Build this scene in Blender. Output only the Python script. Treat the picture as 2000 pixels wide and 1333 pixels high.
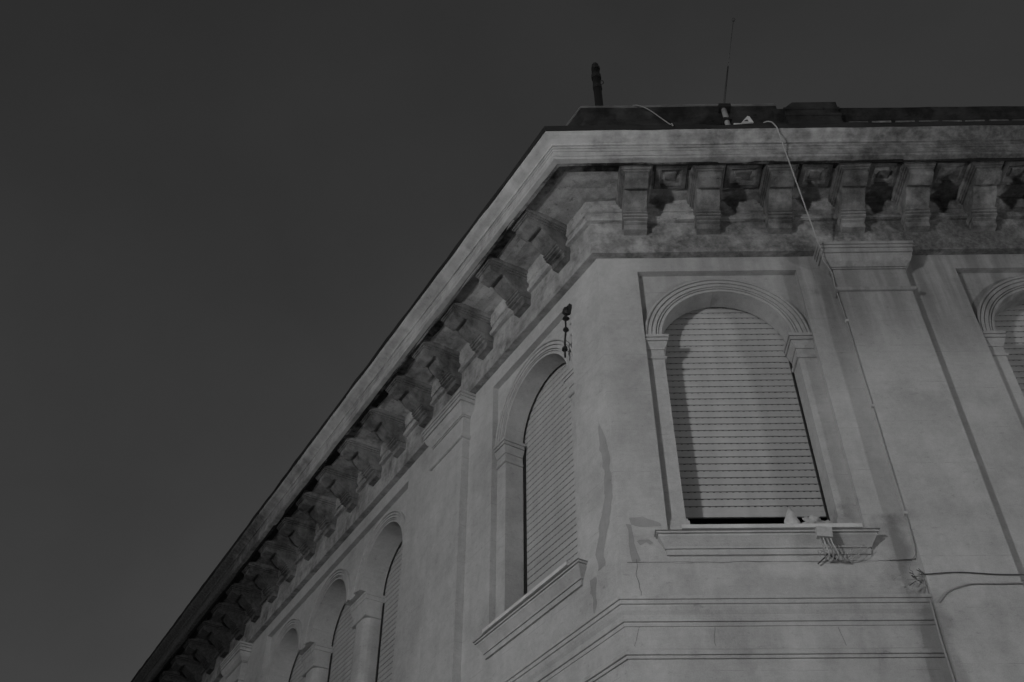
import bpy, bmesh, math, random
from mathutils import Vector, Matrix, noise

random.seed(7)
scn = bpy.context.scene
col = scn.collection
for o in list(bpy.data.objects):
    bpy.data.objects.remove(o)

# ------------------------------------------------------------------ camera
ZE = 1.6                                   # eye height above the street
cd = bpy.data.cameras.new('camera')
cam = bpy.data.objects.new('camera', cd)
col.objects.link(cam)
cd.sensor_width = 36.0
cd.lens = 36.0 * 2000.65 / 2000.0
cd.clip_end = 2000
cr, cu, cf = Vector((0.9998612, 0.01656631, 0.00176905)), Vector((0.00991581, -0.67705034, 0.73586991)), Vector((-0.01338839, 0.73575023, 0.67712063))
m = Matrix((cr, cu, -cf)).transposed().to_4x4()
m.translation = (-1.0245745, -10.0, ZE)
cam.matrix_world = m
scn.camera = cam

# ------------------------------------------------------------------ night sky (no colour: black and white photograph)
SUN_EL, SUN_ROT = math.radians(1.0), math.radians(215)
world = bpy.data.worlds.new('World')
scn.world = world
world.use_nodes = True
wn, wl = world.node_tree.nodes, world.node_tree.links
bg = wn['Background']
sky = wn.new('ShaderNodeTexSky')
sky.sky_type = 'NISHITA'
sky.sun_disc = False
sky.sun_elevation = SUN_EL
sky.sun_rotation = SUN_ROT
sky.dust_density = 3.0
bw = wn.new('ShaderNodeRGBToBW')
wl.new(sky.outputs[0], bw.inputs[0])
cn = wn.new('ShaderNodeTexNoise')          # faint cloud in the night sky
cn.inputs['Scale'].default_value = 3.0
cn.inputs['Detail'].default_value = 6
cmr = wn.new('ShaderNodeMapRange')
cmr.inputs[1].default_value, cmr.inputs[2].default_value = 0.3, 0.7
cmr.inputs[3].default_value, cmr.inputs[4].default_value = 0.87, 1.13
wl.new(wn.new('ShaderNodeTexCoord').outputs['Generated'], cn.inputs['Vector'])
wl.new(cn.outputs[0], cmr.inputs[0])
cm = wn.new('ShaderNodeMath')
cm.operation = 'MULTIPLY'
wl.new(bw.outputs[0], cm.inputs[0])
wl.new(cmr.outputs[0], cm.inputs[1])
wl.new(cm.outputs[0], bg.inputs[0])
bg.inputs[1].default_value = 0.102

# faint moon
sl = bpy.data.lights.new('moon_light', 'SUN')
sl.energy = 0.03
sl.angle = math.radians(0.5)
so = bpy.data.objects.new('moon_light', sl)
col.objects.link(so)
so.rotation_euler = (math.radians(89), 0, math.radians(-35))

vs = scn.view_settings
vs.view_transform = 'Standard'
vs.look = 'None'
vs.exposure = 0.0
vs.gamma = 1.0
vs.use_curve_mapping = False

# ------------------------------------------------------------------ facade frames
PHI = math.radians(121.76262)
LD = Vector((math.cos(PHI), math.sin(PHI), 0))        # along the left facade, away from the corner
LN = Vector((-math.sin(PHI), math.cos(PHI), 0))       # outward
if LN.dot(Vector((-1, -1, 0))) < 0:
    LN = -LN
MIT = Vector((-0.55702, -1.0, 0))                     # corner of the facade offset by 1 m
ROT = {'R': 0.0, 'L': math.atan2(-LD.y, -LD.x)}
UR, UL = 10.0, 30.0                                   # built lengths

def F(side, u, w, z):
    if side == 'R':
        return Vector((u, -w, z + ZE))
    return LD * u + LN * w + Vector((0, 0, z + ZE))

# ------------------------------------------------------------------ materials (all grey)
def mat(name, base, var=0.12, speck=0.06, soot=0.0, soot_val=0.03, rough=0.9, bump=0.25, streak=0.08, soft=0.14, side=0.17, brush=0.0, noise_scale=0.7, joints=False, stains_and_shade=(), pit=0.22, left=1.0, freq=1.0):
    M = bpy.data.materials.new(name)
    M.use_nodes = True
    n, l = M.node_tree.nodes, M.node_tree.links
    b = n['Principled BSDF']
    b.inputs['Roughness'].default_value = rough
    if 'Specular IOR Level' in b.inputs:
        b.inputs['Specular IOR Level'].default_value = 0.25
    geo = n.new('ShaderNodeNewGeometry')
    def nz(scale, detail=5, mapping=None, rgh=0.6, off=(0, 0, 0)):
        t = n.new('ShaderNodeTexNoise')
        t.inputs['Scale'].default_value = scale
        t.inputs['Detail'].default_value = detail
        t.inputs['Roughness'].default_value = rgh
        mp = n.new('ShaderNodeMapping')
        mp.inputs['Scale'].default_value = mapping or (1, 1, 1)
        mp.inputs['Location'].default_value = off
        l.new(geo.outputs['Position'], mp.inputs[0])
        l.new(mp.outputs[0], t.inputs['Vector'])
        return t.outputs[0]
    def mth(op, a, c, clamp=False):
        x = n.new('ShaderNodeMath')
        x.operation = op
        x.use_clamp = clamp
        for i, v in enumerate((a, c)):
            if v is None:
                continue
            if isinstance(v, (int, float)):
                x.inputs[i].default_value = v
            else:
                l.new(v, x.inputs[i])
        return x.outputs[0]
    def rng(v, a, c, d=0.0, e=1.0, smooth=True):
        x = n.new('ShaderNodeMapRange')
        x.interpolation_type = 'SMOOTHSTEP' if smooth else 'LINEAR'
        l.new(v, x.inputs[0])
        for i, q in enumerate((a, c, d, e)):
            x.inputs[i + 1].default_value = q
        return x.outputs[0]
    big = nz(noise_scale, 6)
    mid = nz(3.5, 5, off=(5, 3, 1))
    fine = nz(70, 3, rgh=0.7)
    blot = nz(13, 5, off=(8, 2, 6), rgh=0.65)
    stk = nz(1.0, 4, mapping=(5, 5, 0.35), off=(2, 7, 3))
    v = mth('ADD', rng(big, 0.3, 0.7, 1 - var, 1 + var), rng(mid, 0.3, 0.7, -var * 0.5, var * 0.5))
    v = mth('ADD', v, rng(fine, 0.25, 0.75, -speck, speck, False))
    v = mth('ADD', v, rng(blot, 0.3, 0.7, -speck * 0.4, speck * 0.4))
    v = mth('ADD', v, rng(stk, 0.3, 0.7, -streak, streak))
    pits = nz(9, 6, off=(1, 9, 4), mapping=(1, 1, 2.2), rgh=0.75)
    v = mth('SUBTRACT', v, rng(pits, 0.60 - pit * 0.12, 0.72 - pit * 0.1, 0.0, pit))
    if brush > 0:
        hb = nz(1.0, 4, mapping=(0.8, 0.8, 34), off=(4, 4, 2))
        v = mth('ADD', v, rng(hb, 0.3, 0.7, -brush, brush))
    v = mth('MULTIPLY', v, base)
    sep = n.new('ShaderNodeSeparateXYZ')
    l.new(geo.outputs['Position'], sep.inputs[0])
    if joints:      # fine day joints in the plaster
        zz = mth('FRACT', mth('DIVIDE', sep.outputs[2], 0.62), None)
        j = mth('MULTIPLY', mth('LESS_THAN', zz, 0.012), rng(mid, 0.45, 0.6, 0.0, 0.25))
        v = mth('MULTIPLY', v, mth('SUBTRACT', 1.0, j))
    if stains_and_shade:  # dirt marks and painted light falloff share this mask
        wv = nz(1.6, 5, off=(6, 6, 6), rgh=0.6)
        wx = mth('ADD', sep.outputs[0], mth('MULTIPLY', mth('SUBTRACT', wv, 0.5), 0.7))
        wz = mth('ADD', sep.outputs[2], mth('MULTIPLY', mth('SUBTRACT', mid, 0.5), 0.7))
        front = rng(sep.outputs[1], 0.7, 0.5)
        tot = None
        for x0, x1, z0, z1, k, e in stains_and_shade:
            q = mth('MULTIPLY', rng(wx, x0 - e, x0 + e), rng(wx, x1 + e, x1 - e))
            q = mth('MULTIPLY', q, mth('MULTIPLY', rng(wz, z0 + ZE - e * 1.5, z0 + ZE + e * 1.5), rng(wz, z1 + ZE + e, z1 + ZE - e)))
            q = mth('MULTIPLY', q, k)
            tot = q if tot is None else mth('MAXIMUM', tot, q)
        tot = mth('MULTIPLY', mth('MULTIPLY', tot, front), rng(stk, 0.3, 0.65, 0.55, 1.25))
        v = mth('MULTIPLY', v, mth('SUBTRACT', 1.0, tot))
    if soot > 0:
        s1 = nz(1.3 * freq, 8, off=(11, 2, 5), rgh=0.62)
        s2 = nz(5.5 * freq ** 0.7, 8, off=(3, 12, 8), mapping=(1, 1, 0.8), rgh=0.68)
        sn = mth('ADD', mth('MULTIPLY', s1, 0.62), mth('MULTIPLY', s2, 0.38))
        # bias mixes real soot with painted lamp falloff, least round the corner bay
        r1 = rng(sep.outputs[0], -0.3, 0.9, 0.0, side * 0.55)
        r2 = rng(sep.outputs[0], 0.8, 6.0, 0.0, side * 0.75)
        l1 = rng(sep.outputs[0], -0.7, -6.5 if left == 1.0 else -11.0, 0.0, side * left)
        l2 = rng(sep.outputs[0], -5.8, -9.0, 0.0, 0.32 if left > 0.5 else 0.06)
        bias = mth('ADD', mth('ADD', r1, l2), mth('ADD', r2, l1))
        sn = mth('ADD', sn, bias)
        msk = rng(sn, 0.73 - soot * 0.22 - soft / 2, 0.73 - soot * 0.22 + soft / 2)
        crust = nz(16, 5, off=(9, 1, 1), rgh=0.7)
        dark = rng(crust, 0.3, 0.75, soot_val * 0.75, soot_val * 1.8)
        mx = n.new('ShaderNodeMix')
        l.new(msk, mx.inputs[0])
        l.new(v, mx.inputs[2])
        l.new(dark, mx.inputs[3])
        v = mx.outputs[0]
    l.new(v, b.inputs['Base Color'])
    if bump > 0:
        h = mth('ADD', mth('MULTIPLY', fine, 0.25), mth('ADD', mth('MULTIPLY', mid, 0.9), mth('MULTIPLY', pits, 0.6)))
        bp = n.new('ShaderNodeBump')
        bp.inputs['Strength'].default_value = bump
        bp.inputs['Distance'].default_value = 0.03
        l.new(h, bp.inputs['Height'])
        l.new(bp.outputs[0], b.inputs['Normal'])
    return M

def plain(name, v, rough=0.6, emit=0.0):
    M = bpy.data.materials.new(name)
    M.use_nodes = True
    n, l = M.node_tree.nodes, M.node_tree.links
    b = n['Principled BSDF']
    t = n.new('ShaderNodeTexNoise')
    t.inputs['Scale'].default_value = 25
    g = n.new('ShaderNodeNewGeometry')
    l.new(g.outputs['Position'], t.inputs['Vector'])
    r = n.new('ShaderNodeMapRange')
    r.inputs[3].default_value = v * 0.7
    r.inputs[4].default_value = v * 1.3
    l.new(t.outputs[0], r.inputs[0])
    l.new(r.outputs[0], b.inputs['Base Color'])
    b.inputs['Roughness'].default_value = rough
    if emit:
        b.inputs['Emission Color'].default_value = (1, 1, 1, 1)
        b.inputs['Emission Strength'].default_value = emit
    return M

STAINS_AND_SHADE = [(0.72, 0.8, 5.45, 6.0, 0.13, 0.05), (1.5, 1.6, 5.4, 6.0, 0.10, 0.05), (2.5, 2.62, 4.0, 4.75, 0.13, 0.06), (1.2, 1.32, 4.2, 4.75, 0.10, 0.06), (3.75, 3.9, 4.2, 5.4, 0.07, 0.1),
          (0.6, 9.0, 9.95, 11.1, 0.24, 0.35), (2.5, 9.5, 9.1, 11.3, 0.44, 0.6), (3.05, 4.6, 10.05, 10.95, 0.36, 0.12),  # wide boxes paint lamp falloff over real grime on the upper right wall
          (2.85, 3.22, 5.6, 6.4, 0.34, 0.10), (2.95, 3.3, 4.2, 5.45, 0.30, 0.10), (2.75, 3.3, 9.7, 10.9, 0.28, 0.16), (4.25, 5.0, 9.6, 10.9, 0.34, 0.2),
          (0.1, 0.5, 8.1, 8.9, 0.12, 0.15), (2.25, 2.8, 5.95, 6.25, 0.26, 0.1), (3.3, 4.2, 7.7, 8.1, 0.12, 0.15), (3.3, 4.2, 9.5, 9.96, 0.2, 0.12),
          (0.9, 2.9, 5.4, 5.62, 0.10, 0.1), (1.6, 2.9, 10.0, 10.8, 0.20, 0.2), (2.3, 2.75, 6.38, 6.6, 0.25, 0.08), (3.4, 4.0, 6.2, 6.5, 0.08, 0.12), (1.9, 2.1, 4.4, 4.75, 0.12, 0.1)]
M_WALL = mat('wall_plaster', 0.42, var=0.13, speck=0.125, streak=0.03, brush=0.015, joints=True, stains_and_shade=STAINS_AND_SHADE, bump=0.35)
M_TRIM = mat('trim_stone', 0.41, var=0.14, speck=0.11, streak=0.06, brush=0.02, stains_and_shade=STAINS_AND_SHADE, bump=0.3)
M_UPPER = mat('frieze_plaster', 0.38, var=0.16, soot=0.84, soot_val=0.085, left=0.0, freq=1.8, streak=0.10, brush=0.05, pit=0.4, speck=0.10, soft=0.36, side=0.13)
M_FASC = mat('cornice_stone', 0.43, var=0.15, soot=0.20, soot_val=0.08, streak=0.10, bump=0.4, brush=0.06, soft=0.36, side=0.24, left=0.8)
M_SOOT = mat('sooted_stone', 0.38, var=0.30, soot=0.40, soot_val=0.085, freq=1.6, streak=0.12, bump=0.6, speck=0.18, pit=0.4, soft=0.36, side=0.16)
M_BRK = mat('bracket_stone', 0.18, var=0.40, soot=0.52, soot_val=0.05, streak=0.25, bump=0.3, speck=0.2, pit=0.35, soft=0.26, side=0.08, freq=1.5)
M_CRUST = mat('black_crust', 0.30, var=0.25, soot=1.0, soot_val=0.02, bump=0.9, soft=0.2, side=0.12)
M_BLACK = mat('blackened_parapet_stone', 0.03, var=0.6, soot=0.86, soot_val=0.007, bump=0.8, soft=0.16, side=0.0, pit=0.5)
M_COPE = mat('coping_edge', 0.16, var=0.3)
M_FLASH = mat('roof_flashing', 0.022, var=0.3, bump=0.5)
M_SLAT = mat('shutter_slat', 0.40, var=0.07, speck=0.02, bump=0.03, rough=0.55, streak=0.06)
M_SLOT = plain('shutter_slot', 0.012)
M_DARK = plain('dark_interior', 0.012, 0.9)
M_SILL = mat('sill_marble', 0.55, var=0.08, bump=0.1)
M_PATCH = mat('damp_repair_patch', 0.30, var=0.12, bump=0.3)
M_CRACK = plain('crack_line', 0.13, 0.95)  # dark colour of the crack ribbons
M_CABLEW = plain('pale_cable', 0.32)
M_CABLED = plain('dark_cable', 0.06)
M_CABLEG = plain('grey_cable', 0.28)
M_IRON = plain('black_iron', 0.015, 0.5)
M_PLAST = plain('white_plastic', 0.55, 0.45)
M_BOX = plain('grey_plastic_box', 0.42, 0.5)
M_MAST = plain('aerial_metal', 0.07, 0.6)
M_BAG = plain('plastic_bag', 0.5, 0.4)
M_CLOTH = mat('crumpled_cloth', 0.36, var=0.3, bump=0.6)
M_ROAD = mat('street_paving', 0.16, var=0.25)
M_PAVE = mat('pavement_stone', 0.28, var=0.2)
M_GLOBE = plain('lamp_globe', 0.8, 0.3, emit=6.0)

# ------------------------------------------------------------------ mesh helpers
def link(name, me, m, parent=None, loc=None, rz=0.0):
    o = bpy.data.objects.new(name, me)
    col.objects.link(o)
    if me is not None and not me.materials:
        for q in (m if isinstance(m, (list, tuple)) else [m]):
            me.materials.append(q)
    if parent:
        o.parent = parent
    if loc is not None:
        o.location = loc
    o.rotation_euler = (0, 0, rz)
    return o

class MB:
    def __init__(s):
        s.v, s.f, s.mi = [], [], []
    def face(s, pts, mi=0):
        i = len(s.v)
        s.v += [tuple(p) for p in pts]
        s.f.append(tuple(range(i, i + len(pts))))
        s.mi.append(mi)
    def add(s, vs_, fs, mi=0):
        i = len(s.v)
        s.v += [tuple(p) for p in vs_]
        for q in fs:
            s.f.append(tuple(i + k for k in q))
            s.mi.append(mi)
    def box(s, a, b, mi=0, fn=None):
        (x0, y0, z0), (x1, y1, z1) = a, b
        P = [(x, y, z) for z in (z0, z1) for y in (y0, y1) for x in (x0, x1)]
        if fn:
            P = [fn(*p) for p in P]
        s.add(P, [(0, 2, 3, 1), (4, 5, 7, 6), (0, 1, 5, 4), (2, 6, 7, 3), (0, 4, 6, 2), (1, 3, 7, 5)], mi)
    def mesh(s, name, weld=True, smooth=False, jitter=0.0, jscale=3.0, recalc=True):
        me = bpy.data.meshes.new(name)
        me.from_pydata(s.v, [], s.f)
        for p, q in zip(me.polygons, s.mi):
            p.material_index = q
        bm = bmesh.new()
        bm.from_mesh(me)
        if weld:
            bmesh.ops.remove_doubles(bm, verts=bm.verts, dist=1e-5)
        if jitter:
            for v in bm.verts:
                v.co += noise.noise_vector(v.co * jscale) * jitter
        if recalc:
            bmesh.ops.recalc_face_normals(bm, faces=bm.faces)
        if smooth:
            for f_ in bm.faces:
                f_.smooth = True
        bm.to_mesh(me)
        bm.free()
        return me

def loft(mb, rings, cap=True):
    n = len(rings[0])
    i = len(mb.v)
    for r in rings:
        mb.v += [tuple(p) for p in r]
    for k in range(len(rings) - 1):
        for j in range(n):
            a, b = i + k * n + j, i + k * n + (j + 1) % n
            mb.f.append((a, b, b + n, a + n))
            mb.mi.append(0)
    if cap:
        mb.f.append(tuple(i + j for j in range(n)))
        mb.mi.append(0)
        mb.f.append(tuple(i + (len(rings) - 1) * n + j for j in range(n)))
        mb.mi.append(0)

def rect_rings(fn, u0, u1, wf, wb, prof, sl_=1, sr_=1):
    return [[fn(u0 - p * sl_, wb, z), fn(u0 - p * sl_, wf + p, z), fn(u1 + p * sr_, wf + p, z), fn(u1 + p * sr_, wb, z)] for p, z in prof]

def grooved(prof, d=0.022, g=0.009):
    """cut a narrow joint wherever the profile steps sideways"""
    out = [prof[0]]
    for (p0, z0), (p1, z1) in zip(prof[:-1], prof[1:]):
        if abs(p1 - p0) > 0.008 and abs(z1 - z0) < 0.008:
            q = min(p0, p1) - d
            out += [(q, z0 + 0.001), (q, max(z1, z0 + g) - 0.0005)]
            out.append((p1, max(z1, z0 + g)))
        else:
            out.append((p1, z1))
    return out

def tube(name, pts, r, m, parent=None, seg=7, smooth=True):
    mb = MB()
    tube_into(mb, pts, r, seg)
    return link(name, mb.mesh(name, smooth=smooth), m, parent)

def tube_into(mb, pts, r, seg=7):
    pts = [Vector(p) for p in pts]
    rings = []
    for i, p in enumerate(pts):
        d = (pts[min(i + 1, len(pts) - 1)] - pts[max(i - 1, 0)]).normalized()
        a = d.cross(Vector((0.31, 0.2, 0.93)))
        if a.length < 0.05:
            a = d.cross(Vector((1, 0, 0)))
        a.normalize()
        b = d.cross(a)
        rr = r[i] if isinstance(r, (list, tuple)) else r
        rings.append([p + a * math.cos(t * math.tau / seg) * rr + b * math.sin(t * math.tau / seg) * rr for t in range(seg)])
    loft(mb, rings)

def spline(pts, n=8):
    pts = [Vector(p) for p in pts]
    P = [pts[0]] + pts + [pts[-1]]
    out = []
    for i in range(1, len(P) - 2):
        for k in range(n):
            t = k / n
            a, b, c, d = P[i - 1], P[i], P[i + 1], P[i + 2]
            out.append(0.5 * ((2 * b) + (c - a) * t + (2 * a - 5 * b + 4 * c - d) * t * t + (3 * b - a - 3 * c + d) * t ** 3))
    out.append(pts[-1])
    return out

def jit(u, i, s, amp):
    return noise.noise(Vector((u * 1.7 + i * 3.1, s * 9.0, i * 1.3))) * amp

def sweep(name, prof, m, parent, ur=UR, ul=UL, amp=0.0, step=0.3):
    """profile (w, z) run round the corner along both facades, mitred"""
    st = []
    k = int(ul / step)
    for i in range(k, 0, -1):
        st.append(('L', i * ul / k))
    st.append(('C', 0))
    k = int(ur / step)
    for i in range(1, k + 1):
        st.append(('R', i * ur / k))
    mb = MB()
    n = len(prof)
    for sd, u in st:
        for i, (w, z) in enumerate(prof):
            q = u if sd != 'L' else -u
            w2, z2 = w + jit(q, i, 1, amp), z + jit(q, i, 2, amp)
            if sd == 'C':
                p = MIT * w2 + Vector((0, 0, z2 + ZE))
            else:
                p = F(sd, u, w2, z2)
            mb.v.append(tuple(p))
    for a in range(len(st) - 1):
        for i in range(n - 1):
            mb.f.append((a * n + i, a * n + i + 1, (a + 1) * n + i + 1, (a + 1) * n + i))
            mb.mi.append(0)
    return link(name, mb.mesh(name, weld=False), m, parent)

def tag(o, label, cat, group=None):
    o['label'] = label
    o['category'] = cat
    if group:
        o['group'] = group
    return o

def empty(name, loc=(0, 0, 0)):
    o = bpy.data.objects.new(name, None)
    col.objects.link(o)
    o.location = loc
    return o

# ------------------------------------------------------------------ ground
mb = MB()
mb.face([(-400, -400, 0), (400, -400, 0), (400, 400, 0), (-400, 400, 0)])
o = link('street', mb.mesh('street'), M_ROAD)
o['kind'] = 'structure'
mb = MB()
inner = [F('L', 30, 0.0, 0), MIT * 0.0 + Vector((0, 0, ZE)), F('R', 10, 0.0, 0)]
outer = [F('L', 30, 2.6, 0), MIT * 2.6 + Vector((0, 0, ZE)), F('R', 10, 2.6, 0)]
for k in range(2):
    a, b, c, d = inner[k], inner[k + 1], outer[k + 1], outer[k]
    top = [Vector((p.x, p.y, 0.13)) for p in (a, b, c, d)]
    mb.face(top)
    mb.face([top[2], top[3], Vector((d.x, d.y, -0.01)), Vector((c.x, c.y, -0.01))])
o = link('pavement', mb.mesh('pavement'), M_PAVE)
o['kind'] = 'structure'

# ------------------------------------------------------------------ the building
bld = empty('corner_building')
tag(bld, 'pale plastered corner building with bracketed cornice, arched shuttered windows and pilasters', 'building')
ZB = -ZE                     # street level in eye-relative heights
Z_PAN0, Z_PAN1 = 6.22, 10.51
Z_TOP = 10.79
SPR = 9.31
HW = 0.875
PW = 1.115
D1, D2 = 0.10, 0.40

def arch_pts(uc, zs, r, n=36):
    return [(uc - r * math.cos(math.pi * k / n), zs + r * math.sin(math.pi * k / n)) for k in range(n + 1)]

def arched(mb, side, u0, u1, z0, z1, uc, zs, r, dfront, dback, jl=True, jr=True, zj=None):
    """panel sheet with a round-headed opening and its reveal"""
    A = arch_pts(uc, zs, r)
    zj = z0 if zj is None else zj
    if jl:
        mb.face([F(side, u, -dfront, z) for u, z in ((u0, z0), (uc - r, z0), (uc - r, zs), (u0, zs))])
    if jr:
        mb.face([F(side, u, -dfront, z) for u, z in ((uc + r, z0), (u1, z0), (u1, zs), (uc + r, zs))])
    mb.face([F(side, u, -dfront, z) for u, z in ((u0, zs), (uc - r, zs), (uc - r, z1), (u0, z1))])
    mb.face([F(side, u, -dfront, z) for u, z in ((uc + r, zs), (u1, zs), (u1, z1), (uc + r, z1))])
    for (a, b) in zip(A[:-1], A[1:]):
        mb.face([F(side, u, -dfront, z) for u, z in (a, b, (b[0], z1), (a[0], z1))])
        mb.face([F(side, a[0], -dfront, a[1]), F(side, b[0], -dfront, b[1]), F(side, b[0], -dback, b[1]), F(side, a[0], -dback, a[1])])
    for s, j in ((-1, jl), (1, jr)):
        if j:
            mb.face([F(side, uc + s * r, -d, z) for d, z in ((dfront, zj), (dfront, zs), (dback, zs), (dback, zj))])
        else:
            e = u0 if s < 0 else u1
            mb.face([F(side, u, -d, zs) for u, d in ((e, dfront), (uc + s * r, dfront), (uc + s * r, dback), (e, dback))])

def recess(mb, side, u0, u1, z0, z1, d):
    mb.face([F(side, u0, -q, z) for q, z in ((0, z0), (0, z1), (d, z1), (d, z0))])
    mb.face([F(side, u1, -q, z) for q, z in ((0, z0), (0, z1), (d, z1), (d, z0))])
    mb.face([F(side, u, -q, z1) for q, u in ((0, u0), (0, u1), (d, u1), (d, u0))])
    mb.face([F(side, u, -q, z0) for q, u in ((0, u0), (0, u1), (d, u1), (d, u0))])

def plane_bands(mb, side, panels, uend):
    """wall plane with rectangular recesses, cut in strips so nothing overlaps"""
    def quad(u0, u1, z0, z1):
        k = max(1, int((u1 - u0) / 0.8))
        for i in range(k):
            a, b = u0 + (u1 - u0) * i / k, u0 + (u1 - u0) * (i + 1) / k
            mb.face([F(side, a, 0, z0), F(side, b, 0, z0), F(side, b, 0, z1), F(side, a, 0, z1)])
    quad(0, uend, ZB, Z_PAN0)
    quad(0, uend, Z_PAN1, 11.0)
    cur = 0
    for a, b in panels:
        quad(cur, a, Z_PAN0, Z_PAN1)
        cur = b
    quad(cur, uend, Z_PAN0, Z_PAN1)

R_PAN = [(0.56, 2.79), (5.02, 7.25)]
L_PAN = [(0.715, 2.945), (5.95, 12.9), (17.0, 19.23)]
mb = MB()
plane_bands(mb, 'R', R_PAN, UR)
for a, b in R_PAN:
    recess(mb, 'R', a, b, Z_PAN0, Z_PAN1, D1)
    arched(mb, 'R', a, b, Z_PAN0, Z_PAN1, (a + b) / 2, SPR, HW, D1, D2)
link('facade_wall', mb.mesh('facade_wall_right'), M_WALL, bld)
mb = MB()
plane_bands(mb, 'L', L_PAN, UL)
for a, b in L_PAN:
    recess(mb, 'L', a, b, Z_PAN0, Z_PAN1, D1)
for a, b in (L_PAN[0], L_PAN[2]):
    arched(mb, 'L', a, b, Z_PAN0, Z_PAN1, (a + b) / 2, SPR, HW, D1, D2)
ARC = [7.05, 9.425, 11.8]
AR = 0.86
edges = [5.95, (ARC[0] + ARC[1]) / 2, (ARC[1] + ARC[2]) / 2, 12.9]
for k, uc in enumerate(ARC):
    arched(mb, 'L', edges[k], edges[k + 1], Z_PAN0, Z_PAN1, uc, SPR, AR, D1, 0.55, jl=(k == 0), jr=(k == 2))
link('facade_wall', mb.mesh('facade_wall_left'), M_WALL, bld)

# roof deck so no light leaks into the hollow shell
mb = MB()
far = F('L', UL, 0, 0) + F('R', UR, 0, 0) - Vector((0, 0, 2 * ZE))
mb.face([Vector((p.x, p.y, 12.2 + ZE)) for p in (F('L', UL, -0.1, 0), Vector((0.05, 0.1, 0)), F('R', UR, -0.1, 0), Vector((F('R', UR, 0, 0).x, F('L', UL, 0, 0).y, 0)))])
link('roof_deck', mb.mesh('roof_deck'), M_FLASH, bld)

# ---- frieze, cornice, flashing, string course
sweep('frieze', [(0.0, 10.785), (0.118, 10.78), (0.12, 10.80), (0.12, 11.40), (0.15, 11.402)], M_UPPER, bld, amp=0.006)
sweep('bed_moulding', [(0.12, 11.402), (0.185, 11.405), (0.19, 11.43), (0.19, 11.47), (0.175, 11.475), (0.175, 11.50), (0.15, 11.505), (0.15, 11.60), (0.175, 11.605), (0.18, 11.64), (0.193, 11.68), (0.208, 11.72), (0.21, 11.75), (0.22, 11.80)], M_SOOT, bld, amp=0.02, step=0.12)
sweep('soffit', [(0.20, 11.79), (0.28, 11.79), (0.36, 11.79), (0.45, 11.79), (0.55, 11.79), (0.65, 11.79), (0.75, 11.79), (0.85, 11.80), (0.92, 11.82)], M_SOOT, bld, amp=0.03, step=0.12)
sweep('drip_edge', [(0.76, 11.80), (0.80, 11.784), (0.86, 11.782), (0.90, 11.781), (0.925, 11.778), (0.935, 11.755), (0.938, 11.71), (0.955, 11.698), (0.975, 11.696), (1.0, 11.6965)], M_CRUST, bld, amp=0.014, step=0.1)
sweep('cornice', [(0.965, 11.703), (1.0, 11.698), (1.075, 11.70), (1.088, 11.712), (1.09, 11.73), (1.075, 11.732), (1.075, 11.742), (1.092, 11.744), (1.09, 11.84), (1.078, 11.842), (1.078, 11.85), (1.094, 11.852), (1.094, 11.90), (1.08, 11.902), (1.08, 11.91), (1.10, 11.912), (1.10, 11.95), (1.085, 11.952), (1.085, 11.965), (1.118, 11.967), (1.125, 11.985), (1.15, 12.0), (1.20, 12.02), (1.245, 12.04), (1.27, 12.062), (1.275, 12.09)], M_FASC, bld, amp=0.009)
sweep('roof_flashing', [(1.262, 12.085), (1.285, 12.09), (1.29, 12.12), (1.295, 12.165), (1.285, 12.185), (1.0, 12.20), (0.6, 12.24), (0.05, 12.30)], M_FLASH, bld, amp=0.022, step=0.16)
sweep('string_course', [(0.0, 5.44), (0.105, 5.40), (0.11, 5.36), (0.09, 5.357), (0.09, 5.315), (0.072, 5.31), (0.072, 5.29), (0.06, 5.25), (0.038, 5.21), (0.034, 5.18), (0.05, 5.175), (0.05, 5.13), (0.028, 5.127), (0.028, 5.085), (0.016, 5.082), (0.016, 4.84), (0.028, 4.82), (0.045, 4.81), (0.045, 4.765), (0.022, 4.762), (0.022, 4.73), (0.0, 4.728)], M_TRIM, bld, amp=0.002)

# ---- parapet above the cornice
def par(name, prof, ur0, ur1):
    mb = MB()
    k = max(2, int((ur1 - ur0) / 0.25))
    n = len(prof)
    for a in range(k + 1):
        u = ur0 + (ur1 - ur0) * a / k
        for i, (w, z) in enumerate(prof):
            mb.v.append(tuple(F('R', u, w + jit(u, i, 4, 0.012), z + jit(u, i, 5, 0.012))))
    for a in range(k):
        for i in range(n - 1):
            mb.f.append((a * n + i, a * n + i + 1, (a + 1) * n + i + 1, (a + 1) * n + i))
            mb.mi.append(0)
    for a in (0, k):
        mb.f.append(tuple(a * n + i for i in range(n)))
        mb.mi.append(0)
    return link(name, mb.mesh(name, weld=False), M_BLACK, bld)
PP = [(0.04, 12.25), (0.04, 13.86), (0.07, 13.88), (0.07, 13.95), (0.05, 13.96), (0.05, 14.10), (0.09, 14.13), (0.12, 14.17), (0.13, 14.30), (-0.25, 14.31), (-0.25, 12.25)]
sweep('parapet', PP, M_BLACK, bld, ur=3.14, amp=0.012, step=0.25)
sweep('coping', [(0.10, 14.312), (0.15, 14.316), (0.15, 14.326), (-0.27, 14.33)], M_COPE, bld, ur=3.14, amp=0.008, step=0.25)
par('parapet', [(w, z - (0.10 if z > 13 else 0)) for w, z in PP], 3.08, UR)
mb = MB()
U0, U1 = 3.24, 4.12
for w0, w1, pts in ((0.16, -0.22, [(U0, 12.25), (U0, 14.17), (U0 + 0.16, 14.34), (U1, 14.34), (U1, 12.25)]),):
    a = [F('R', u, w0, z) for u, z in pts]
    b = [F('R', u, w1, z) for u, z in pts]
    mb.face(a)
    mb.face(b)
    for i in range(len(pts)):
        j = (i + 1) % len(pts)
        mb.face([a[i], a[j], b[j], b[i]])
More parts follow.
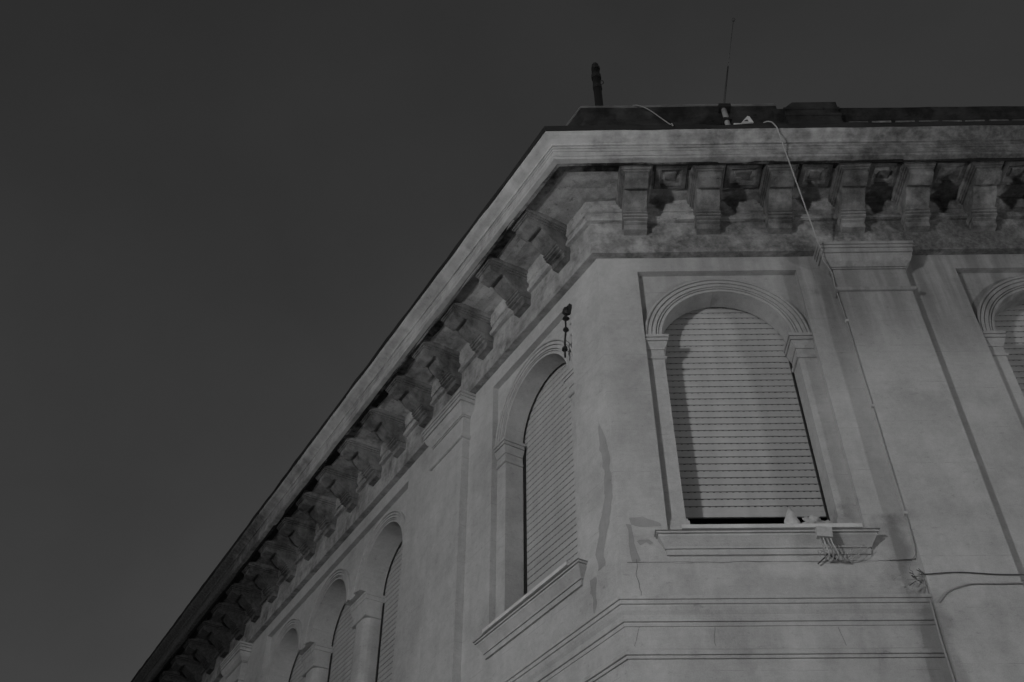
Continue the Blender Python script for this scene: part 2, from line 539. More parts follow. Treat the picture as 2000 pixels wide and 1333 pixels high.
ped = link('parapet_pedestal', mb.mesh('parapet_pedestal'), M_BLACK, bld)
for zz in (13.95, 14.12):
    mb = MB()
    mb.box((U0 - 0.012, 0.14, zz), (U1 + 0.015, 0.185, zz + 0.05), fn=lambda u, w, z: F('R', u, w, z))
    link('moulding', mb.mesh('pedestal_moulding'), M_BLACK, ped)
tm = None
for k in range(15):
    u = 4.32 + k * 0.37
    mb = MB()
    if tm is None:
        mb.box((-0.15, -0.26, 0), (0.15, -0.05, 0.035))
        tm = mb.mesh('parapet_tile', jitter=0.006, jscale=9)
    link('ledge_tile', tm, M_UPPER, bld, F('R', u, 0, 13.62 + random.uniform(-0.01, 0.01)), random.uniform(-0.03, 0.03))

# ---- brackets (four worn variants shared by the copies)
BP = [(0.11, 11.70), (0.86, 11.70), (0.86, 11.64), (0.858, 11.58), (0.84, 11.562), (0.77, 11.54), (0.70, 11.52), (0.675, 11.518), (0.662, 11.555), (0.61, 11.562), (0.575, 11.525), (0.53, 11.475), (0.48, 11.435), (0.43, 11.405), (0.37, 11.385), (0.335, 11.38), (0.33, 11.325), (0.32, 11.318), (0.315, 11.285), (0.285, 11.275), (0.28, 11.245), (0.235, 11.235), (0.225, 11.15), (0.11, 11.14)]
def bracket_meshes(v):
    off = Vector((v * 13.7, v * 4.1, 0))
    def build(lo, hi, hw, nm, extra=0.0):
        mb = MB()
        xs = [-hw, -hw * 0.55, 0, hw * 0.55, hw]
        pts = BP[lo:hi]
        for x in xs:
            for w, z in pts:
                mb.v.append((x, -w, z))
        n = len(pts)
        for a in range(len(xs) - 1):
            for i in range(n):
                j = (i + 1) % n
                mb.f.append((a * n + i, a * n + j, (a + 1) * n + j, (a + 1) * n + i))
                mb.mi.append(0)
        for a in (0, len(xs) - 1):
            mb.f.append(tuple(a * n + i for i in range(n)))
            mb.mi.append(0)
        bm_off = off
        for i, p in enumerate(mb.v):
            q = Vector(p)
            d = noise.noise_vector((q + bm_off) * 5.5) * 0.004 + noise.noise_vector((q + bm_off) * 17) * 0.003
            mb.v[i] = tuple(q + d)
        return mb.mesh(nm, weld=False)
    body = build(0, 24, 0.165, 'bracket_body')
    foot = None
    # crown moulding wrapping three sides
    mb = MB()
    rr = []
    for p, z in grooved([(0.0, 11.64), (0.022, 11.645), (0.024, 11.675), (0.042, 11.68), (0.046, 11.71), (0.058, 11.715), (0.075, 11.745), (0.078, 11.80)], d=0.03, g=0.01):
        rr.append([(-0.165 - p, -0.13, z), (-0.165 - p, -0.862 - p, z), (0, -0.862 - p, z), (0.165 + p, -0.862 - p, z), (0.165 + p, -0.13, z)])
    loft(mb, rr)
    for i, p in enumerate(mb.v):
        q = Vector(p)
        mb.v[i] = tuple(q + noise.noise_vector((q + off) * 6) * 0.004)
    crown = mb.mesh('bracket_crown', weld=False)
    # foot plate
    mb = MB()
    loft(mb, [[(-0.178, -0.11, z), (-0.178, -w, z), (0, -w - 0.002, z), (0.178, -w, z), (0.178, -0.11, z)] for w, z in ((0.375, 11.375), (0.378, 11.35), (0.33, 11.348), (0.33, 11.338), (0.36, 11.336), (0.355, 11.31), (0.31, 11.308), (0.31, 11.298), (0.335, 11.296), (0.33, 11.272), (0.29, 11.27))])
    for i, p in enumerate(mb.v):
        q = Vector(p)
        mb.v[i] = tuple(q + noise.noise_vector((q + off) * 7) * 0.004)
    foot = mb.mesh('bracket_lower_moulding', weld=False)
    return body, crown, foot
BV = [bracket_meshes(v) for v in range(5)]
def coffer_mesh(w):
    mb = MB()
    hw = w / 2
    y0, y1 = -0.46, -0.87
    z = 11.80
    def ring(i, zz):
        return [(-hw + i, y0 - i, zz), (hw - i, y0 - i, zz), (hw - i, y1 + i, zz), (-hw + i, y1 + i, zz)]
    R_ = [ring(-0.02, z), ring(0.0, z - 0.03), ring(0.06, z - 0.035), ring(0.085, z - 0.005), ring(0.12, z - 0.003), ring(0.14, z - 0.02), ring(0.16, z - 0.02)]
    loft(mb, R_, cap=False)
    mb.face(R_[-1])
    return mb.mesh('coffer', jitter=0.012, jscale=7)
CM = [coffer_mesh(0.44), coffer_mesh(0.5)]
RB = [0.57, 1.62, 2.65, 3.70, 4.62, 5.57, 6.55, 7.53, 8.5]
LB = [0.64, 1.76, 2.92, 4.0, 5.04, 6.09, 7.14]
while LB[-1] < 27:
    LB.append(LB[-1] + 1.06)
for side, B in (('R', RB), ('L', LB)):
    for k, u in enumerate(B):
        v = BV[(k * 3 + (side == 'L')) % 5]
        br = link('bracket', v[0], M_BRK, bld, F(side, u, 0, 0), ROT[side] + random.uniform(-0.02, 0.02))
        link('crown_moulding', v[1], M_BRK, br)
        link('lower_moulding', v[2], M_BRK, br)
        if side == 'R' and k < len(B) - 1:
            link('soffit_coffer', CM[k % 2] if B[k + 1] - u > 1.0 else CM[0], M_BRK, bld, F(side, (u + B[k + 1]) / 2, 0, 0), ROT[side])

# ---- pilasters with capitals
def pilaster(side, u0, u1):
    fn = lambda u, w, z: F(side, u, w, z)
    mb = MB()
    loft(mb, rect_rings(fn, u0, u1, 0.13, -0.02, [(0, ZB), (0, 5.0), (0, 7.5), (0, 10.0)]))
    p = link('pilaster', mb.mesh('pilaster_shaft'), M_WALL, bld)
    mb = MB()
    loft(mb, rect_rings(fn, u0, u1, 0.13, -0.02, grooved([(0.03, 9.935), (0.045, 9.945), (0.045, 9.985), (0.025, 9.99), (0.02, 10.01), (0.003, 10.015), (0.003, 10.36), (0.018, 10.365), (0.018, 10.39), (0.03, 10.395), (0.03, 10.41), (0.05, 10.43), (0.085, 10.46), (0.11, 10.51), (0.12, 10.56), (0.12, 10.575), (0.14, 10.58), (0.14, 10.655), (0.155, 10.66), (0.155, 10.71), (0.17, 10.715), (0.17, 10.765)])))
    link('capital', mb.mesh('pilaster_capital', jitter=0.004, jscale=6), M_TRIM, p)
    return p
pilaster('R', 3.25, 4.24)
pilaster('R', 7.72, 8.71)
pilaster('L', 3.68, 4.72)
pilaster('L', 14.1, 15.15)
pilaster('L', 20.2, 21.25)

# ---- windows
PITCH = 0.1044
def slat_mesh(hw):
    mb = MB()
    pr = [(0.014, 0.0), (0.003, 0.003), (-0.001, 0.03), (-0.002, 0.055), (0.0, 0.084), (0.004, 0.096), (0.014, 0.0995)]
    for (y0, z0), (y1, z1) in zip(pr[:-1], pr[1:]):
        mb.face([(-hw, y0, z0), (hw, y0, z0), (hw, y1, z1), (-hw, y1, z1)])
    mb.face([(-hw, 0.010, 0.0985), (hw, 0.010, 0.0985), (hw, 0.010, 0.1055), (-hw, 0.010, 0.1055)], 1)
    k = int(2 * hw / 0.078)
    for i in range(k):
        x = -hw + 0.04 + i * 0.078
        mb.face([(x + 0.003, -0.0015, 0.085), (x + 0.028, -0.0015, 0.085), (x + 0.031, 0.0015, 0.0965), (x, 0.0015, 0.0965)], 1)
    return mb.mesh('slat', recalc=False)
SLM = slat_mesh(0.955)
def archivolt_mesh(r0, r1):
    W = (r1 - r0)
    g = 0.011
    pr = [(r0, 0.0), (r0, 0.014)]
    for f_, w in ((0.16, 0.016), (0.30, 0.024), (0.56, 0.032), (0.80, 0.044)):
        q = r0 + f_ * W
        pr += [(q, w), (q + 0.002, w - 0.026), (q + g, w - 0.026), (q + g + 0.002, w + 0.008)]
    pr += [(r0 + 0.93 * W, 0.062), (r0 + W, 0.056), (r0 + W, 0.0)]
    mb = MB()
    N = 48
    n = len(pr)
    for k in range(N + 1):
        t = math.pi * k / N
        for r, w in pr:
            mb.v.append((-r * math.cos(t), D1 - w, SPR + r * math.sin(t)))
    for k in range(N):
        for i in range(n - 1):
            mb.f.append((k * n + i, k * n + i + 1, (k + 1) * n + i + 1, (k + 1) * n + i))
            mb.mi.append(0)
    return mb.mesh('archivolt', weld=False)
AVM, AVA = archivolt_mesh(HW, 1.105), archivolt_mesh(AR, 1.06)

def interior_mesh(hw, d):
    mb = MB()
    x, y0, y1, z0, z1 = hw, d, d + 0.7, 6.05, 10.45
    mb.face([(-x, y1, z0), (x, y1, z0), (x, y1, z1), (-x, y1, z1)])
    mb.face([(-x, y0, z0), (-x, y1, z0), (-x, y1, z1), (-x, y0, z1)])
    mb.face([(x, y0, z0), (x, y1, z0), (x, y1, z1), (x, y0, z1)])
    mb.face([(-x, y0, z1), (x, y0, z1), (x, y1, z1), (-x, y1, z1)])
    mb.face([(-x, y0, z0), (x, y0, z0), (x, y1, z0), (-x, y1, z0)])
    return mb.mesh('window_recess')
IM, IMA = interior_mesh(1.0, D2), interior_mesh(1.0, 0.55)

lf = lambda x, w, z: Vector((x, -w, z))
def impost_mesh(s):
    mb = MB()
    prof = [(0.0, 8.93), (0.02, 8.935), (0.03, 8.95), (0.03, 8.975), (0.012, 8.985), (0.006, 9.0), (0.006, 9.095), (0.015, 9.10), (0.02, 9.125), (0.04, 9.165), (0.055, 9.20), (0.055, 9.215), (0.068, 9.22), (0.068, 9.272), (0.08, 9.277), (0.08, 9.325)]
    prof = grooved(prof)
    if s < 0:
        loft(mb, rect_rings(lf, -PW + 0.003, -HW, -D1, -D2 + 0.01, prof, 0, 1))
    else:
        loft(mb, rect_rings(lf, HW, PW - 0.003, -D1, -D2 + 0.01, prof, 1, 0))
    return mb.mesh('impost', jitter=0.003, jscale=8)
def base_mesh(s):
    mb = MB()
    prof = [(0.05, 6.2), (0.05, 6.38), (0.035, 6.385), (0.035, 6.44), (0.02, 6.445), (0.02, 6.475), (0.0, 6.49)]
    prof = grooved(prof)
    if s < 0:
        loft(mb, rect_rings(lf, -PW + 0.003, -HW, -D1, -D2 + 0.01, prof, 0, 1))
    else:
        loft(mb, rect_rings(lf, HW, PW - 0.003, -D1, -D2 + 0.01, prof, 1, 0))
    return mb.mesh('jamb_base', jitter=0.003, jscale=8)
IMP = {s: impost_mesh(s) for s in (-1, 1)}
BAS = {s: base_mesh(s) for s in (-1, 1)}
mb = MB()
loft(mb, rect_rings(lf, -1.18, 1.12, 0.05, -0.02, grooved([(-0.045, 5.93), (-0.024, 5.932), (-0.018, 6.0), (-0.006, 6.004), (0.0, 6.03), (0.018, 6.06), (0.042, 6.10), (0.064, 6.13), (0.064, 6.152), (0.082, 6.156), (0.082, 6.18), (0.10, 6.186)], d=0.008, g=0.007)))
SILM = mb.mesh('sill_moulding', jitter=0.003, jscale=6)
mb = MB()
mb.box((-0.98, -0.175, 6.188), (1.02, 0.5, 6.235))
SLAB = mb.mesh('sill_slab', jitter=0.002, jscale=8)

def window(side, uc, n_slat, arcade=False, zbot=6.72):
    d = 0.55 if arcade else D2
    wd = link('window', IMA if arcade else IM, M_DARK, bld, F(side, uc, 0, 0) - Vector((0, 0, 0)), ROT[side])
    for k in range(n_slat):
        z = zbot + 0.06 + k * PITCH
        link('slat', SLM, [M_SLAT, M_SLOT], wd, (random.uniform(-0.004, 0.004), d + 0.045 + random.uniform(-0.001, 0.001), z))
    mb2 = MB()
    mb2.box((-0.955, d + 0.035, zbot), (0.955, d + 0.06, zbot + 0.058))
    link('bottom_rail', mb2.mesh('bottom_rail'), M_SLAT, wd)
    link('archivolt', AVA if arcade else AVM, M_TRIM, wd)
    if not arcade:
        for s in (-1, 1):
            link('impost', IMP[s], M_TRIM, wd)
            link('jamb_base', BAS[s], M_TRIM, wd)
        sm = link('sill', SILM, M_TRIM, wd)
        link('sill_slab', SLAB, M_SILL, wd)
    # side guide rails
    for s in (-1, 1):
        mb2 = MB()
        mb2.box((s * 0.865 - 0.012, d + 0.012, zbot - 0.2), (s * 0.865 + 0.012, d + 0.040, SPR), 0)
        link('guide_rail', mb2.mesh('guide_rail'), M_IRON, wd)
    return wd
for a, b in R_PAN:
    window('R', (a + b) / 2, 35)
window('L', (L_PAN[0][0] + L_PAN[0][1]) / 2, 35)
window('L', (L_PAN[2][0] + L_PAN[2][1]) / 2, 4, zbot=9.8)
for uc in ARC:
    window('L', uc, 35, arcade=True)

# ---- columns of the arcade, with capitals
for u in edges[1:3]:
    fn = lambda a, w, z: F('L', u + a, w, z)
    mb = MB()
    hw, c = 0.275, 0.17
    ring = []
    for t in range(5):
        a = math.pi / 2 * t / 4
        ring.append((-hw + c - c * math.cos(a), -0.27 - c + c * math.sin(a)))
    ring += [(-x, y) for x, y in reversed(ring)]
    ring = [(-hw, -0.62)] + ring + [(hw, -0.62)]
    loft(mb, [[fn(x, y, z) for x, y in ring] for z in (Z_PAN0, 7.5, 9.0)])
    cl = link('arcade_column', mb.mesh('arcade_column'), M_WALL, bld)
    mb = MB()
    loft(mb, rect_rings(fn, -hw, hw, -0.27, -0.6, [(0.02, 8.86), (0.03, 8.87), (0.03, 8.90), (0.005, 8.91), (0.005, 9.02), (0.02, 9.06), (0.04, 9.12), (0.055, 9.17), (0.068, 9.175), (0.068, 9.25), (0.08, 9.255), (0.08, 9.305)]))
    link('capital', mb.mesh('arcade_capital', jitter=0.003, jscale=7), M_TRIM, cl)

# ------------------------------------------------------------------ repair patches, cracks (parts of the building)
def patch(side, pts, m, w=0.003, rough_=0.04):
    P = []
    for i in range(len(pts)):
        a, b = Vector((*pts[i], 0)), Vector((*pts[(i + 1) % len(pts)], 0))
        k = max(2, int((b - a).length / 0.04))
        for j in range(k):
            q = a.lerp(b, j / k)
            q += noise.noise_vector(q * 9) * rough_
            P.append(F(side, q.x, w, q.y))
    mb = MB()
    mb.face(P)
    return link('repair_patch', mb.mesh('repair_patch', weld=False), m, bld)
patch('L', [(0.22, 8.02), (0.14, 7.8), (0.07, 7.5), (0.04, 7.0), (0.06, 6.7), (0.16, 6.45), (0.28, 6.2), (0.30, 5.98), (0.42, 5.96), (0.44, 6.2), (0.36, 6.5), (0.20, 6.85), (0.18, 7.2), (0.24, 7.6)], M_PATCH)
patch('L', [(0.60, 5.93), (0.48, 5.9), (0.50, 5.6), (0.54, 5.48), (0.58, 5.6)], M_PATCH)
patch('R', [(0.10, 6.36), (0.15, 6.34), (0.17, 6.1), (0.20, 5.98), (0.22, 5.88), (0.12, 5.88), (0.11, 6.05)], M_PATCH, rough_=0.02)
patch('R', [(0.14, 6.44), (0.3, 6.46), (0.48, 6.37), (0.5, 6.33), (0.28, 6.31), (0.15, 6.34)], M_PATCH, rough_=0.02)
patch('R', [(0.20, 6.13), (0.24, 6.155), (0.33, 6.15), (0.38, 6.10), (0.34, 6.08), (0.3, 6.12), (0.23, 6.08)], M_PATCH, w=0.0035, rough_=0.01)
def crack(side, pts, wd=0.005, w=0.004):
    mb = MB()
    L_ = []
    for (a, b) in zip(pts[:-1], pts[1:]):
        for j in range(6):
            t = j / 6
            u, z = a[0] + (b[0] - a[0]) * t, a[1] + (b[1] - a[1]) * t
            L_.append((u + noise.noise(Vector((u * 7, z * 9, 1))) * 0.025, z))
    L_.append(pts[-1])
    for i in range(len(L_) - 1):
        (u0, z0), (u1, z1) = L_[i], L_[i + 1]
        mb.face([F(side, u0 - wd / 2, w, z0), F(side, u0 + wd / 2, w, z0), F(side, u1 + wd / 2, w, z1), F(side, u1 - wd / 2, w, z1)])
    return link('crack', mb.mesh('crack', weld=False), M_CRACK, bld)
crack('R', [(0.19, 5.9), (0.17, 5.7), (0.2, 5.5), (0.17, 5.42)], 0.0045)
crack('R', [(0.15, 5.08), (0.1, 4.95), (0.08, 4.86)], 0.004, 0.019)
crack('R', [(0.93, 5.08), (0.915, 4.86)], 0.0035, 0.019)
crack('R', [(2.22, 5.07), (2.26, 4.86)], 0.0035, 0.019)
def hair(side, z, u0, u1, wd=0.006):
    mb = MB()
    k = int((u1 - u0) / 0.08)
    for i in range(k):
        a, b = u0 + (u1 - u0) * i / k, u0 + (u1 - u0) * (i + 1) / k
        z0, z1 = z + noise.noise(Vector((a * 4, z, 0))) * 0.012, z + noise.noise(Vector((b * 4, z, 0))) * 0.012
        t0, t1 = wd * (0.3 + abs(noise.noise(Vector((a * 3, 5, 0))))), wd * (0.3 + abs(noise.noise(Vector((b * 3, 5, 0)))))
        mb.face([F(side, a, 0.0035, z0 - t0), F(side, b, 0.0035, z1 - t1), F(side, b, 0.0035, z1 + t1), F(side, a, 0.0035, z0 + t0)])
    return link('crack', mb.mesh('crack', weld=False), M_CRACK, bld)
hair('R', 5.86, 0.07, 3.2)

# ------------------------------------------------------------------ things on the roof
p = empty('roof_pipe', F('R', 0.31, -0.35, 12.25))
tag(p, 'black upright flue pipe with ragged collar rising behind the parapet', 'pipe')
a, b = F('R', 0.315, -0.35, 12.3) - p.location, F('R', 0.285, -0.35, 16.2) - p.location
tube('pipe_shaft', [a, a.lerp(b, 0.5), b], 0.073, M_IRON, p, seg=12)
mb = MB()
for z0, z1, r in ((15.55, 15.66, 0.085), (15.88, 16.0, 0.088), (16.16, 16.24, 0.08)):
    tube_into(mb, [F('R', 0.29, -0.35, z0) - p.location, F('R', 0.288, -0.35, z1) - p.location], r, 10)
link('collar', mb.mesh('pipe_collar', jitter=0.012, jscale=14), M_IRON, p)
mb = MB()
tube_into(mb, [F('R', 0.29, -0.36, 16.15) - p.location, F('R', 0.287, -0.35, 16.3) - p.location, F('R', 0.284, -0.35, 16.33) - p.location], [0.066, 0.066, 0.06], 9)
link('broken_top', mb.mesh('pipe_top', jitter=0.006, jscale=15), M_IRON, p)
tube('tie_wire', spline([F('R', 0.33, -0.43, 15.9) - p.location, F('R', 0.40, -0.43, 15.95) - p.location, F('R', 0.42, -0.43, 15.88) - p.location, F('R', 0.39, -0.43, 15.84) - p.location], 5), 0.006, M_IRON, p)

ae = empty('aerial_mast', F('R', 2.38, -0.3, 14.2))
tag(ae, 'thin leaning whip aerial on the roof parapet against the sky', 'antenna')
q0, q1, q2 = F('R', 2.30, -0.3, 14.3), F('R', 2.67, -0.3, 16.15), F('R', 3.0, -0.3, 17.75)
tube('mast', [q - ae.location for q in (q0, q1)], [0.024, 0.013], M_MAST, ae)
tube('whip', [q - ae.location for q in (q1, q2)], [0.008, 0.005], M_MAST, ae)
mb = MB()
tube_into(mb, [q2 - ae.location + Vector((0, 0, d)) for d in (-0.03, -0.02, 0.0, 0.03, 0.04)], [0.01, 0.03, 0.038, 0.03, 0.01], 8)
link('tip', mb.mesh('aerial_tip'), M_MAST, ae)

st = empty('clamped_pole_stub', F('R', 1.955, 1.1, 12.2))
tag(st, 'short pale pole stub with dark clamp at the cornice edge below the aerial', 'pole')
tube('pole', [(0, 0, 0), (-0.004, 0, 0.36), (-0.012, 0, 0.62)], 0.04, M_CABLEG, st, seg=10)
for bx in (((-0.085, -0.06, 0.6), (0.09, 0.06, 0.68)), ((-0.06, -0.055, 0.30), (0.055, 0.055, 0.345))):
    mb = MB()
    mb.box(*bx)
    link('clamp', mb.mesh('pole_clamp', jitter=0.01, jscale=11), M_IRON, st)
fl = empty('floodlight', F('R', 2.0, 1.2, 12.2))
tag(fl, 'small white unlit floodlight resting on the cornice edge', 'floodlight')
mb = MB()
mb.box((0.0, -0.02, 0.06), (0.17, 0.02, 0.10))
link('arm', mb.mesh('floodlight_arm'), M_PLAST, fl)
mb = MB()
loft(mb, [[(0.10, y, 0.05), (0.27, y, 0.05), (0.235, y, 0.185), (0.205, y, 0.20)] for y in (-0.07, 0.07)])
hd = link('housing', mb.mesh('floodlight_housing'), M_PLAST, fl)
mb = MB()
loft(mb, [[(0.125, y, 0.07), (0.20, y, 0.07), (0.19, y, 0.115)] for y in (-0.073, -0.068)])
link('lens', mb.mesh('floodlight_lens'), M_IRON, hd)

# ------------------------------------------------------------------ cables
def sag(a, b, s, n=12):
    return [a.lerp(b, i / n) - Vector((0, 0, s * 4 * (i / n) * (1 - i / n))) for i in range(n + 1)]
o = tube('cable', spline([F('R', 0.72, 0.0, 14.36), F('R', 0.80, 0.14, 14.34), F('R', 0.92, 0.55, 13.66), F('R', 1.085, 1.25, 12.24), F('R', 1.09, 1.3, 12.2)], 8), 0.008, M_CABLEW)
tag(o, 'pale cable slanting from the parapet top to the cornice edge', 'cable')
pts = spline([F('R', 2.38, 1.15, 12.25), F('R', 2.42, 1.28, 12.225), F('R', 2.50, 1.325, 12.17), F('R', 2.56, 1.315, 12.06)], 6)[:-1] + sag(F('R', 2.56, 1.315, 12.06), F('R', 3.09, 0.31, 10.55), 0.03)
o = tube('cable', pts, 0.0095, M_CABLEW)
tag(o, 'long pale cable hanging from the roof edge down to the pilaster capital', 'cable')
dc = empty('downlead_cable', F('R', 3.235, 0.02, 5.9))
tag(dc, 'thin cable running down the left edge of the pilaster beside the large window', 'cable')
L0 = dc.location
mk = lambda u, w, z: F('R', u, w, z) - L0
tube('wire', spline([mk(3.09, 0.31, 10.55), mk(3.10, 0.27, 10.40), mk(3.215, 0.14, 10.3), mk(3.225, 0.10, 10.0), mk(3.235, 0.10, 9.6), mk(3.23, 0.12, 9.3), mk(3.235, 0.12, 8.6), mk(3.24, 0.12, 7.95), mk(3.235, 0.12, 7.2), mk(3.24, 0.12, 6.4), mk(3.235, 0.10, 5.98), mk(3.215, 0.03, 5.88), mk(3.1, 0.02, 5.87), mk(2.95, 0.02, 5.86)], 6), 0.007, M_CABLEG, dc)
for z in (9.4, 7.95, 6.4):
    mb = MB()
    mb.box((-0.02, -0.02, -0.018), (0.02, 0.02, 0.018))
    link('clip', mb.mesh('cable_clip'), M_BOX, dc, mk(3.236, 0.115, z))
# cables across the right pilaster
def cab(lbl, pts, r, m):
    o = tube('cable', spline(pts, 8), r, m)
    tag(o, lbl, 'cable')
    return o
cab('upper thin dark cable strung across the pilaster foot to the right edge', [F('R', 3.2, 0.10, 5.63), F('R', 3.27, 0.15, 5.61), F('R', 3.6, 0.145, 5.63), F('R', 4.0, 0.15, 5.60), F('R', 4.26, 0.145, 5.595), F('R', 4.6, 0.05, 5.6), F('R', 6.0, 0.03, 5.58)], 0.006, M_CABLED)
cab('lower thick dark cable drooping across the pilaster foot', [F('R', 3.3, 0.14, 5.28), F('R', 3.42, 0.145, 5.40), F('R', 3.6, 0.15, 5.47), F('R', 3.72, 0.15, 5.49), F('R', 4.0, 0.15, 5.49), F('R', 4.24, 0.148, 5.49), F('R', 4.5, 0.05, 5.47), F('R', 6.0, 0.03, 5.45)], 0.008, M_CABLEG)
cab('pale cable following the pilaster side below the wire tangle', [F('R', 3.235, 0.06, 5.62), F('R', 3.235, 0.08, 5.3), F('R', 3.23, 0.07, 4.9), F('R', 3.235, 0.08, 4.2), F('R', 3.23, 0.08, 3.0)], 0.013, M_CABLEG)
wt = empty('wire_tangle', F('R', 3.2, 0.05, 5.6))
tag(wt, 'small tangle of loose wire ends at the pilaster corner', 'wires')
for k in range(7):
    rr = random.Random(k + 40)
    a = Vector((rr.uniform(-0.03, 0.03), 0, rr.uniform(-0.05, 0.05)))
    P = [a]
    for j in range(4):
        a = a + Vector((rr.uniform(-0.09, 0.06), rr.uniform(-0.05, 0.0) if j else -0.05, rr.uniform(-0.08, 0.09)))
        a.y = max(-0.11, min(0.02, a.y))
        P.append(a)
    tube('wire', spline(P, 5), 0.004, (M_CABLED, M_CABLEG, M_CABLEW)[k % 3], wt)

# junction box under the sill
jb = empty('junction_box', F('R', 2.245, 0.19, 6.1))
tag(jb, 'grey junction box with bare conduit tails under the window sill', 'box')
mb = MB()
mb.box((-0.085, -0.035, -0.06), (0.085, 0.035, 0.065))
jo = link('housing', mb.mesh('junction_housing'), M_BOX, jb)
jo.rotation_euler = (0.0, 0.10, 0.0)
for k, x in enumerate((-0.055, -0.022, 0.022, 0.06)):
    tube('conduit', spline([(x, 0.0, -0.06), (x + 0.015, 0.01, -0.14), (x + 0.03 + 0.01 * k, 0.05, -0.22 - 0.02 * (k % 2)), (x + 0.05, 0.12, -0.26)], 5), 0.008, (M_CABLEW if k % 2 == 0 else M_BOX), jb)
lw = empty('loose_wires', F('R', 2.45, 0.02, 5.82))
tag(lw, 'fan of loose looping wires on the wall right of the junction box', 'wires')
for k in range(9):
    rr = random.Random(k + 3)
    x1 = -0.28 + k * 0.07
    h = rr.uniform(0.08, 0.24)
    tube('wire', spline([(rr.uniform(-0.05, 0.03), -0.03, 0.0), (x1 * 0.5, -0.07 - rr.uniform(0, 0.03), h * 0.35 + rr.uniform(-0.02, 0.02)), (x1, -0.09, h), (x1 + rr.uniform(-0.06, 0.05), -0.07, h + rr.uniform(-0.08, 0.03))], 6), 0.0035, (M_CABLEG, M_CABLEW, M_BOX)[k % 3], lw)
tube('wire', spline([(-0.30, -0.02, -0.015), (-0.22, -0.03, 0.05), (-0.17, -0.04, 0.09), (-0.08, -0.03, 0.03), (0.06, -0.02, 0.0)], 6), 0.008, M_CABLED, lw)

# things on the sill
def lump(name, m, loc, size, seedv, cone=0.0, sub=3, amp=0.25, parent=None):
    bm = bmesh.new()
    bmesh.ops.create_icosphere(bm, subdivisions=sub, radius=1)
    for v in bm.verts:
        d = v.co.normalized()
        f_ = 1 + noise.fractal(d * 1.8 + Vector((seedv, 0, 0)), 1.0, 2.0, 4) * amp
        f_ -= abs(noise.noise(d * 4 + Vector((0, seedv, 0)))) * amp * 0.7
        v.co = d * f_
        t = max(0.0, (v.co.z + 0.6) / 1.6)
        s = 1 - cone * t
        v.co.x *= s
        v.co.y *= s
        v.co.z = max(v.co.z, -0.7)
        v.co = Vector((v.co.x * size[0], v.co.y * size[1], (v.co.z + 0.7) * size[2]))
    for f_ in bm.faces:
        f_.smooth = True
    me = bpy.data.meshes.new(name)
    bm.to_mesh(me)
    bm.free()
    return link(name, me, m, parent, loc)
o = lump('plastic_bag', M_BAG, F('R', 1.95, 0.08, 6.235), (0.115, 0.10, 0.165), 3.0, cone=0.75)
tag(o, 'pale peaked plastic bag standing on the window sill', 'bag')
o = lump('crumpled_rag', M_CLOTH, F('R', 2.18, 0.08, 6.235), (0.12, 0.09, 0.085), 8.0, amp=0.5, sub=4)
tag(o, 'crumpled pale rag heaped on the sill beside the plastic bag', 'rag')
o = lump('debris_clump', M_CLOTH, F('R', 2.35, 0.06, 6.235), (0.085, 0.07, 0.05), 12.0, amp=0.5, sub=4)
tag(o, 'low clump of debris at the right end of the window sill', 'debris')

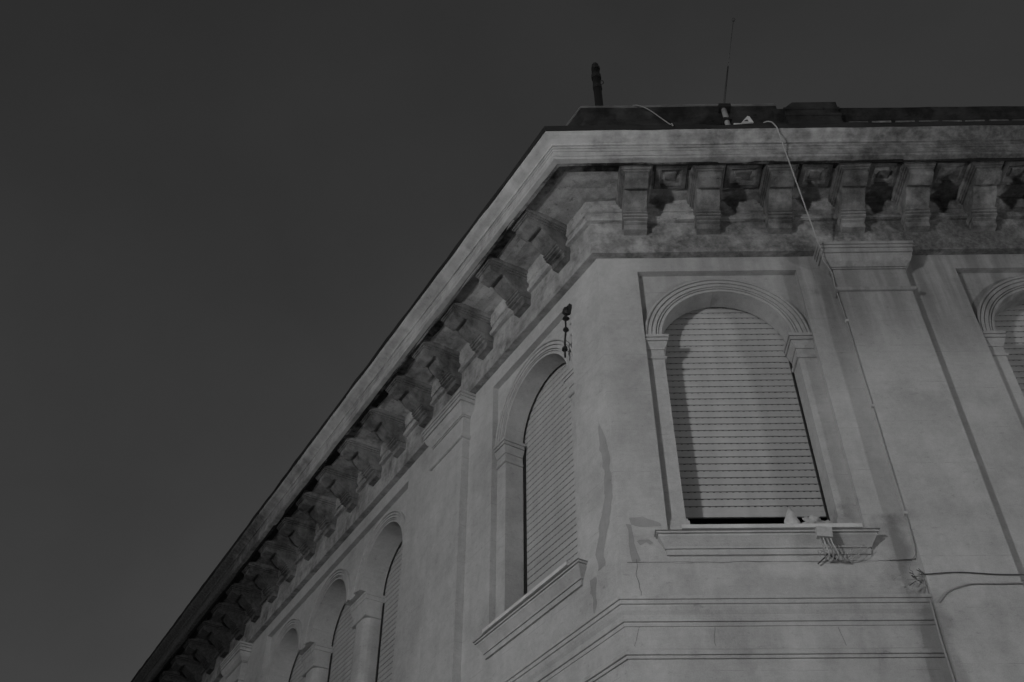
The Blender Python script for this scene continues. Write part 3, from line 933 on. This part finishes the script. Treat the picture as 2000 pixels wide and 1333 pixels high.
# insulated wire hanging at the left window
iw = empty('insulator_strand', F('L', 0.76, 0.05, 10.36))
tag(iw, 'dark wire strand with insulators hanging over the arched window left of the corner', 'wire')
I0 = iw.location
ik = lambda u, w, z: F('L', u, w, z) - I0
tube('wire', spline([ik(0.74, 0.05, 10.40), ik(0.76, 0.06, 10.2), ik(0.765, 0.06, 9.98), ik(0.80, 0.06, 9.75), ik(0.84, 0.04, 9.52)], 6), 0.015, M_IRON, iw)
for z, u, r, h in ((10.33, 0.745, 0.055, 0.13), (10.2, 0.757, 0.05, 0.04), (9.985, 0.765, 0.045, 0.05), (9.66, 0.817, 0.045, 0.07)):
    mb = MB()
    tube_into(mb, [ik(u, 0.055, z - h / 2), ik(u, 0.055, z - h / 4), ik(u, 0.055, z + h / 4), ik(u, 0.055, z + h / 2)], [r * 0.6, r, r * 0.9, r * 0.5], 9)
    link('insulator', mb.mesh('insulator', jitter=0.012, jscale=20), M_IRON, iw)
mb = MB()
loft(mb, [[ik(0.66, w, 10.42), ik(0.80, w, 10.42), ik(0.78, w, 10.30), ik(0.70, w, 10.27)] for w in (0.0, 0.05)])
link('hook_plate', mb.mesh('hook_plate', jitter=0.01, jscale=15), M_IRON, iw)

# ------------------------------------------------------------------ street lamps that light the corner (behind the camera)
def street_lamp(loc, h, power, label):
    e = empty('street_lamp', loc)
    tag(e, label, 'street lamp', 'globe lamps along the street')
    tube('post', [(0, 0, 0), (0, 0, 0.5), (0, 0, 0.55), (0, 0, h - 0.32)], [0.12, 0.11, 0.06, 0.045], M_IRON, e, seg=12)
    tube('base', [(0, 0, 0), (0, 0, 0.12), (0, 0, 0.16)], [0.2, 0.2, 0.13], M_IRON, e, seg=12)
    tube('collar', [(0, 0, h - 0.34), (0, 0, h - 0.27), (0, 0, h - 0.22)], [0.05, 0.11, 0.13], M_IRON, e, seg=12)
    bm = bmesh.new()
    bmesh.ops.create_uvsphere(bm, u_segments=24, v_segments=14, radius=0.24)
    for f_ in bm.faces:
        f_.smooth = True
    me = bpy.data.meshes.new('globe')
    bm.to_mesh(me)
    bm.free()
    link('globe', me, M_GLOBE, e, (0, 0, h))
    ld = bpy.data.lights.new('lamp_light', 'POINT')
    ld.energy = power
    ld.shadow_soft_size = 0.27
    lo = bpy.data.objects.new('lamp_light', ld)
    col.objects.link(lo)
    lo.parent = e
    lo.location = (0, 0, h)
    return e
street_lamp((-9.2, -12.2, 0), 7.4, 18800, 'tall globe street lamp left of the viewpoint, lighting both facades')
street_lamp((17.0, -8.5, 0), 6.0, 9500, 'globe street lamp far along the right facade')
